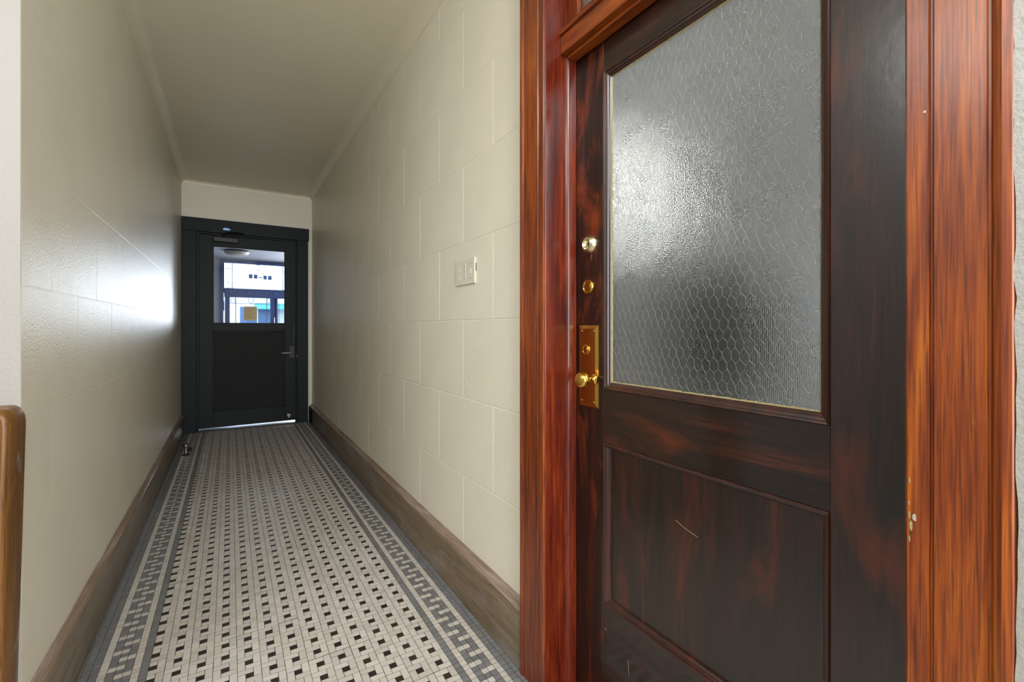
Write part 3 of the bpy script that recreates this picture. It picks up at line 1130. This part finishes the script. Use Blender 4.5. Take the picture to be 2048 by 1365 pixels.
_, gzb2 = onY(570, 648, FD)
GT, GB = (gzt + gzt2) / 2, (gzb + gzb2) / 2
Q0, qt = onY(425, 663, FD)
Q1, qt2 = onY(569, 662, FD)
_, qb = onY(425, 824, FD)
_, qb2 = onY(569, 814, FD)
QT, QB = (qt + qt2) / 2, (qb + qb2) / 2
DZ = HZI - .022
part(box(A0, B0, FD, FD + .044, .03, DZ), 'stile', M['black_paint'], fd, bevel=.002)
part(box(B1, A1, FD, FD + .044, .03, DZ), 'stile', M['black_paint'], fd, bevel=.002)
part(box(B0, B1, FD + .0005, FD + .044, GT, DZ), 'rail', M['black_paint'], fd, bevel=.002)
part(box(B0, B1, FD + .0005, FD + .044, QT, GB), 'rail', M['black_paint'], fd, bevel=.002)
part(box(B0, B1, FD + .0005, FD + .044, .03, QB), 'rail', M['black_paint'], fd, bevel=.002)
part(box(B0 - .01, B1 + .01, FD + .016, FD + .028, QB - .01, QT + .01), 'panel', M['black_panel'], fd)
part(box(B0 - .01, B1 + .01, FD + .020, FD + .024, GB - .01, GT + .01), 'glass_pane', M['clear'], fd)
for a in ((B0, B0 + .008, GB, GT), (B1 - .008, B1, GB, GT), (B0, B1, GB, GB + .008), (B0, B1, GT - .008, GT)):
    part(box(a[0], a[1], FD + .006, FD + .018, a[2], a[3]), 'glazing_bead', M['black_paint'], fd)
for a in ((B0, B0 + .014, QB, QT), (B1 - .014, B1, QB, QT), (B0, B1, QB, QB + .014), (B0, B1, QT - .014, QT)):
    part(box(a[0], a[1], FD + .006, FD + .018, a[2], a[3]), 'panel_moulding', M['black_paint'], fd, bevel=.003)
# closer
k0, kz1 = onY(426, 474, FD - .03)
k1, kz0 = onY(477, 487, FD - .03)
cb = part(box(k0, k1, FD - .05, FD, (kz0 + kz1) / 2 - .028, (kz0 + kz1) / 2 + .028), 'door_closer', M['black_metal'], fd, bevel=.006)
kx, kzz = onY(447, 476, FD - .03)
part(MB().lathe([(0, .016), (.05, .016), (.06, .012)], (kx, FD - .028, (kz0 + kz1) / 2 + .02), (0, 0, 1), 14), 'spindle', M['black_metal'], cb)
hx, hz_ = onY(487, 471, YF - .03)
ax_, az_ = kx, (kz0 + kz1) / 2 + .075
part(MB().tube([(kx, FD - .028, az_), (kx + .10, YF - .13, az_), (hx, YF - .03, az_ + .01)], .009, 6), 'closer_arm', M['black_metal'], cb)
bx, bz = onY(453, 459, YF - .03)
part(MB().prism([(bx - .035, bz - .014), (bx - .03, bz + .010), (bx + .01, bz + .012), (bx + .045, bz - .004), (bx + .02, bz - .016)], 'y', YF - .05, YF - .024), 'arm_shoe', M['shoe_highlight'], t3)
# lever handle
lx0, lzz = onY(563, 707, FD - .05)
lx1, _ = onY(584, 707, FD - .05)
ex, ezt = onY(580, 692, FD)
ex2, ezb = onY(591, 716, FD)
part(box(ex - .01, ex2 - .012, FD - .008, FD, ezb, ezt), 'lever_plate', M['black_metal'], fd, bevel=.003)
part(MB().tube([(lx1, FD, lzz), (lx1, FD - .05, lzz), (lx1 - .02, FD - .055, lzz), (lx0, FD - .05, lzz)], .009, 8), 'lever_handle', M['alu'], fd, smooth=True)
px_, pzt = onY(587, 650, FD - .02)
_, pzb = onY(587, 690, FD - .02)
part(box(px_ - .009, px_ + .009, FD - .03, FD, pzb, pzt), 'dark_upright_bar', M['black_metal'], fd, bevel=.003)  # narrow dark upright bar above the lever plate
sx_, sz_ = onY(593, 711, FD - .004)
part(box(sx_ - .006, sx_ + .006, YF + .0, YF + .035, sz_ - .016, sz_ + .016), 'strike_plate', M['chrome'], t3)
sx_, sz_ = onY(577.5, 831, FD)
part(box(sx_ - .018, sx_ + .018, FD - .001, FD + .001, sz_ - .004, sz_ + .016), 'sticker', M['plate'], fd)
part(box(sx_ - .010, sx_ + .012, FD - .0012, FD + .001, sz_ - .024, sz_ - .010), 'sticker', M['plate'], fd)
# metal threshold
o = MB().prism([(YF - .045, 0), (YF - .03, .012), (YF + .10, .02), (YF + .10, 0)], 'x', fx(398), fx(592)).build('trim_4', M['alu'])
tag(o, 'bright metal threshold strip under the black end door', 'threshold', kind='structure')

# floor door stop
sx, sy = onFloor(372, 911)
ds = thing('door_stop', (sx, sy, 0), 'small chrome floor door stop beside the left baseboard near the black door', 'door stop')
part(MB().lathe([(0, .032), (.006, .032), (.010, .020), (.016, .016)], (sx, sy, 0), (0, 0, 1), 20), 'base_flange', M['rubber'], ds, smooth=True)
part(MB().lathe([(.016, .013), (.075, .012), (.080, .019), (.086, .030), (.102, .031), (.106, .028)], (sx, sy, 0), (0, 0, 1), 20), 'post', M['chrome'], ds, smooth=True)
part(MB().lathe([(0, .013), (.018, .017), (.030, .016), (.034, .010)], (sx + .012, sy - .006, .055), (1, -0.35, 0), 16), 'bumper', M['rubber'], ds, smooth=True)

# ------------------------------------------------------------------ lobby beyond the far door
LY, LX0, LX1, LZ = 13.5, -1.3, 2.7, 2.95
for nm, bx, mt, lb in (('wall_lobby_left', (LX0 - .15, LX0, YF + .15, LY + .2, 0, LZ + .1), 'lobby', 'pale lobby side wall, left, seen through the black door'),
                       ('wall_lobby_right', (LX1, LX1 + .15, YF + .15, LY + .2, 0, LZ + .1), 'lobby', 'pale lobby side wall, right, beyond the black door'),
                       ('floor_lobby', (LX0 - .15, LX1 + .15, YF + .1, LY + .4, -.12, 0), 'hallfloor', 'grey lobby floor beyond the black door'),
                       ('ceiling_lobby', (LX0 - .15, LX1 + .15, YF + .1, LY + .3, LZ, LZ + .1), 'lobby', 'pale lobby ceiling seen through the black door')):
    tag(box(*bx).build(nm, M[mt]), lb, nm.split('_')[0], kind='structure')
lw_ = MB()
lw_.box(LX0, XL - .1, YF + .15, YF + .17, 0, LZ)
lw_.box(XR + .1, LX1, YF + .15, YF + .17, 0, LZ)
o = lw_.build('wall_lobby_front', M['lobby'])
tag(o, 'lobby wall on the far side of the corridor end', 'wall', kind='structure')


def c3(cx, cy, Y):
    return onY(420 + cx / 7.58, 480 + cy / 7.58, Y)


ex0 = c3(160, 600, LY)[0]
exg = c3(217, 600, LY)[0]
ez_top = c3(180, 300, LY)[1]
tg1 = c3(300, 348, LY)[1]
tg0 = c3(300, 735, LY)[1]
tb0 = c3(300, 868, LY)[1]
dl0, dl1 = c3(225, 1000, LY)[0], c3(300, 1000, LY)[0]
dr0, dr1 = c3(915, 1000, LY)[0], c3(1000, 1000, LY)[0]
sl0 = c3(1025, 1000, LY)[0]
sl1 = sl0 + 0.45
xend = sl1 + 0.12
ew = MB()
ew.box(LX0, ex0, LY, LY + .2, 0, LZ)
ew.box(xend, LX1, LY, LY + .2, 0, LZ)
ew.box(ex0, xend, LY, LY + .2, ez_top, LZ)
o = ew.build('wall_lobby_entrance', M['lobby'])
tag(o, 'pale lobby wall around the navy street entrance', 'wall', kind='structure')
t5 = thing('trim_5', (ex0, LY, 0), 'navy painted frame of the street entrance with door, sidelight and transom', 'door frame', 'structure')
part(box(ex0, exg, LY - .03, LY + .1, 0, ez_top), 'post', M['navy'], t5, bevel=.004)
part(box(xend - .12, xend, LY - .03, LY + .1, 0, ez_top), 'post', M['navy'], t5, bevel=.004)
part(box(exg, xend - .12, LY - .03, LY + .1, tg1, ez_top), 'head', M['navy'], t5, bevel=.004)
part(box(exg, xend - .12, LY - .04, LY + .1, tb0, tg0), 'transom_bar', M['navy'], t5, bevel=.006)
part(box(dr1 - .0, sl0, LY - .03, LY + .1, 0, tb0), 'mullion', M['navy'], t5, bevel=.004)
part(box(exg, dl0 - .012, LY - .03, LY + .1, 0, tb0), 'jamb', M['navy'], t5, bevel=.004)
# ornaments: small carved rosettes along the transom bar
for k in range(6):
    rx = exg + .12 + k * .2
    part(MB().lathe([(0, .03), (.008, .028), (.012, .012), (.016, .0001)], (rx, LY - .04, (tb0 + tg0) / 2 + .02), (0, -1, 0), 12, cap=False), 'rosette', M['came'], t5, smooth=True)

win1 = thing('window_1', (exg, LY + .03, tg0), 'leaded glass transom with street number above the entrance door', 'window', 'structure')
GY = LY + .03
part(box(exg, xend - .12, GY, GY + .004, tg0, tg1), 'glass_pane', M['clear'], win1)


def came(cx0, cy0, cx1, cy1, parent, r=.006, Y=GY - .004):
    a, b_ = c3(cx0, cy0, Y), c3(cx1, cy1, Y)
    part(MB().tube([(a[0], Y, a[1]), (b_[0], Y, b_[1])], r, 6), 'lead_came', M['came'], parent)


zh1, zh2 = c3(300, 440, GY)[1], c3(300, 647, GY)[1]
for z in (zh1, zh2):
    part(MB().tube([(exg, GY - .004, z), (xend - .12, GY - .004, z)], .005, 6), 'lead_came', M['came'], win1)
for cx_ in (340, 1100):
    x = c3(cx_, 500, GY)[0]
    part(MB().tube([(x, GY - .004, tg0), (x, GY - .004, tg1)], .009, 6), 'lead_came', M['came'], win1)
xm = c3(340, 500, GY)[0]
for (za, zb) in ((zh1, tg1), (tg0, zh2)):
    ccx, ccz = (exg + xm) / 2, (za + zb) / 2
    rr_ = min(xm - exg, zb - za) * .47
    pts = [(ccx + rr_ * math.cos(t), GY - .004, ccz + rr_ * math.sin(t)) for t in [2 * math.pi * k / 28 for k in range(28)]]
    part(MB().tube(pts, .005, 6, closed=True), 'came_ring', M['came'], win1)
xo = c3(730, 500, GY)[0]
for z in (zh1, zh2, tg1 - .01):
    part(box(xo - .04, xo + .04, GY - .012, GY, z - .007, z + .007), 'came_knot', M['came'], win1)
for (a, b_, c_, d_) in ((587, 645, 520, 587), (663, 720, 525, 592), (738, 790, 562, 583), (807, 862, 540, 606), (878, 935, 545, 610)):
    xa, za = c3(a, c_, GY)
    xb, zb = c3(b_, d_, GY)
    part(box(xa, xb, GY - .003, GY - .0005, zb, za), 'number_mark', M['digit'], win1)
# street door
d3 = thing('door_3', (dl0, LY, 0), 'navy street door with leaded glass seen through the black door', 'door', 'structure')
dg1 = c3(600, 878, LY)[1]
part(box(dl0, dl1, LY + .0, LY + .05, .02, tb0), 'stile', M['navy'], d3, bevel=.003)
part(box(dr0, dr1, LY + .0, LY + .05, .02, tb0), 'stile', M['navy'], d3, bevel=.003)
part(box(dl1, dr0, LY + .0, LY + .05, dg1, tb0), 'rail', M['navy'], d3, bevel=.003)
part(box(dl1, dr0, LY + .0, LY + .05, .02, .30), 'rail', M['navy'], d3, bevel=.003)
part(box(dl1, dr0, GY, GY + .004, .30, dg1), 'glass_pane', M['clear'], d3)
for cx_ in (390, 860):
    x = c3(cx_, 1000, GY)[0]
    part(MB().tube([(x, GY - .004, .30), (x, GY - .004, dg1)], .008, 6), 'lead_came', M['came'], d3)
zc = c3(600, 970, GY)[1]
part(MB().tube([(dl1, GY - .004, zc), (dr0, GY - .004, zc)], .006, 6), 'lead_came', M['came'], d3)
for (cx_, cy_, rx_, rz_) in ((348, 928, 36, 36), (888, 925, 26, 36), (625, 918, 38, 48)):
    x, z = c3(cx_, cy_, GY)
    ra_ = c3(cx_ + rx_, cy_, GY)[0] - x
    rb_ = z - c3(cx_, cy_ + rz_, GY)[1]
    pts = [(x + ra_ * math.cos(t), GY - .006, z + rb_ * math.sin(t)) for t in [2 * math.pi * k / 28 for k in range(28)]]
    part(MB().tube(pts, .006, 6, closed=True), 'came_ring', M['came'], d3)
hx_, hz2 = c3(975, 1210, LY)
part(MB().tube([(hx_, LY, hz2 + .06), (hx_, LY - .05, hz2 + .05), (hx_, LY - .05, hz2 - .10), (hx_, LY, hz2 - .11)], .010, 8), 'pull_handle', M['chrome'], d3, smooth=True)
for cy0, cy1 in ((800, 930), (1075, 1255)):
    x, z0_ = c3(213, cy1, LY - .035)
    _, z1_ = c3(213, cy0, LY - .035)
    part(box(x - .012, x + .008, LY - .037, LY - .03, z0_, z1_), 'hinge', M['chrome'], t5)
# paper notice on the door glass
nx0, nz1 = c3(513, 1010, GY - .01)
nx1, _ = c3(710, 1010, GY - .01)
nt = thing('paper_notice', ((nx0 + nx1) / 2, GY - .006, nz1 - .3), 'tan printed paper notice taped to the street door glass', 'notice')
part(box(nx0, nx1, GY - .0105, GY - .0095, nz1 - .36, nz1), 'sheet', M['paper'], nt)
for k in range(7):
    z = nz1 - .06 - k * .038
    part(box(nx0 + .03, nx1 - .03 - .04 * (k % 3), GY - .0115, GY - .0104, z - .004, z + .004), 'text_line', M['ink'], nt)
# sidelight
w2 = thing('window_2', (sl0, LY, 0), 'bright glass sidelight right of the street door', 'window', 'structure')
part(box(sl0, sl1, GY, GY + .004, .3, tb0), 'glass_pane', M['clear'], w2)
part(box(sl0, sl1, LY, LY + .06, 0, .3), 'panel', M['navy'], w2, bevel=.003)
x = c3(1045, 1000, GY)[0]
part(MB().tube([(x, GY - .004, .3), (x, GY - .004, tb0 - .12)], .006, 6), 'lead_came', M['came'], w2)
# lobby ceiling lamp: shallow dish
lx, lz = onY(474, 500, 12.0)
cl_ = thing('ceiling_lamp', (lx, 12.0, LZ), 'shallow beige dish lamp on the lobby ceiling behind the black door glass', 'lamp')
part(MB().lathe([(0, .10), (.03, .10), (.032, .06)], (lx, 12.0, LZ), (0, 0, -1), 24), 'canopy', M['lampglass'], cl_, smooth=True)
part(MB().lathe([(.03, .255), (.045, .25), (.085, .21), (.11, .14), (.122, .06), (.124, .001)], (lx, 12.0, LZ), (0, 0, -1), 36, cap=False), 'glass_dish', M['lampglass'], cl_, smooth=True)

# ------------------------------------------------------------------ street outside
o = box(-40, 40, LY + .2, 60, -.3, -.1).build('street', M['street'])
tag(o, 'pale street outside the entrance', 'street', kind='structure')
b1 = thing('building', (0, 30, -.1), 'pale low shop building across the street', 'building')
part(box(-12, 14, 30, 38, -.1, 3.3), 'wall', M['facade'], b1)
part(box(-12.1, 14.1, 29.9, 38, 3.3, 3.5), 'parapet', M['facade'], b1)
for k in range(9):
    x = -10 + k * 2.6
    f = part(box(x, x + 1.9, 29.92, 30.02, .5, 2.5), 'window', M['facade'], b1)
    part(box(x + .08, x + 1.82, 29.90, 29.93, .58, 2.42), 'pane', M['shop_glass'], f)
    part(MB().tube([(x + .95, 29.88, .58), (x + .95, 29.88, 2.42)], .03, 6), 'glazing_bar', M['facade'], f)
part(MB().prism([(30, 2.65), (28.8, 2.3), (28.8, 2.25), (30, 2.6)], 'x', 1.2, 3.2), 'awning', M['teal'], b1)

# ------------------------------------------------------------------ room behind the pebbled glass
for nm, bx, lb in (('wall_office_back', (4.6, 4.75, -1.6, 4.6, 0, 2.9), 'grey office wall seen only as a blur behind the pebbled glass'),
                   ('wall_office_left', (1.05, 4.6, 4.6, 4.75, 0, 2.9), 'grey office side wall behind the pebbled glass, left'),
                   ('wall_office_right', (1.05, 4.6, -1.75, -1.6, 0, 2.9), 'grey office side wall behind the pebbled glass, right')):
    tag(box(*bx).build(nm, M['office']), lb, 'wall', kind='structure')
fo = MB()
fo.box(1.05, 1.06, -1.6, O0 - .02, 0, 2.9)
fo.box(1.05, 1.06, O1 + .02, 4.6, 0, 2.9)
fo.box(1.05, 1.06, O0 - .02, O1 + .02, ZTOP, 2.9)
tag(fo.build('wall_office_front', M['office']), 'office side of the corridor wall', 'wall', kind='structure')
tag(box(1.02, 4.75, -1.75, 4.75, -.12, 0).build('floor_office', M['officefloor']), 'grey office floor behind the dark door', 'floor', kind='structure')
tag(box(1.05, 4.75, -1.75, 4.75, 2.9, 3.0).build('ceiling_office', M['office']), 'grey office ceiling behind the dark door', 'ceiling', kind='structure')

gx = 2.5
gy, gz = onX(1238, 396, gx)
pl = thing('pendant_lamp', (gx, gy, 2.9), 'glowing white lamp blurred behind the upper pebbled glass of the near door', 'lamp')
part(MB().lathe([(-.17, .02)] + [(-.16 * math.cos(t), .16 * math.sin(t)) for t in [math.pi * k / 12 for k in range(1, 12)]] + [(.165, .02)], (gx, gy, gz), (0, 0, 1), 24), 'globe', M['globe'], pl, smooth=True)
part(MB().lathe([(0, .06), (.03, .06), (.04, .012), (max(.06, 2.9 - gz - .17), .012)], (gx, gy, 2.9), (0, 0, -1), 14), 'stem', M['black_metal'], pl, smooth=True)

hx2 = 1.6
hy2, hz3 = onX(1440, 650, hx2)
ch = thing('high_backed_chair', (hx2, hy2, 0), 'dark chair-like shape blurred behind the lower pebbled glass of the near door', 'chair')
mb = MB().box(hx2 - .06, hx2 + .05, hy2 - .21, hy2 + .21, hz3 - .26, hz3 + .20)
part(mb, 'backrest', M['chair'], ch, bevel=.05, seg=4)
part(box(hx2 - .05, hx2 + .52, hy2 - .27, hy2 + .27, .55, .66), 'seat', M['chair'], ch, bevel=.04, seg=4)
part(box(hx2 - .02, hx2 + .03, hy2 - .05, hy2 + .05, .6, hz3 - .25), 'back_bar', M['black_metal'], ch)
part(MB().lathe([(0, .03), (.42, .025)], (hx2 + .23, hy2, .12), (0, 0, 1), 14), 'gas_column', M['black_metal'], ch)
for k in range(5):
    a = 2 * math.pi * k / 5
    ca, sa = math.cos(a), math.sin(a)
    lg = part(MB().tube([(hx2 + .23, hy2, .13), (hx2 + .23 + .30 * ca, hy2 + .30 * sa, .075)], .022, 8), 'leg', M['black_metal'], ch)
    part(MB().lathe([(-.02, .03), (.02, .03)], (hx2 + .23 + .30 * ca, hy2 + .30 * sa, .031), (-sa, ca, 0), 14), 'caster', M['rubber'], lg)
for s in (-1, 1):
    part(MB().tube([(hx2 + .1, hy2 + s * .27, .62), (hx2 + .1, hy2 + s * .31, .80), (hx2 + .36, hy2 + s * .31, .82)], .022, 8), 'armrest', M['chair'], ch)
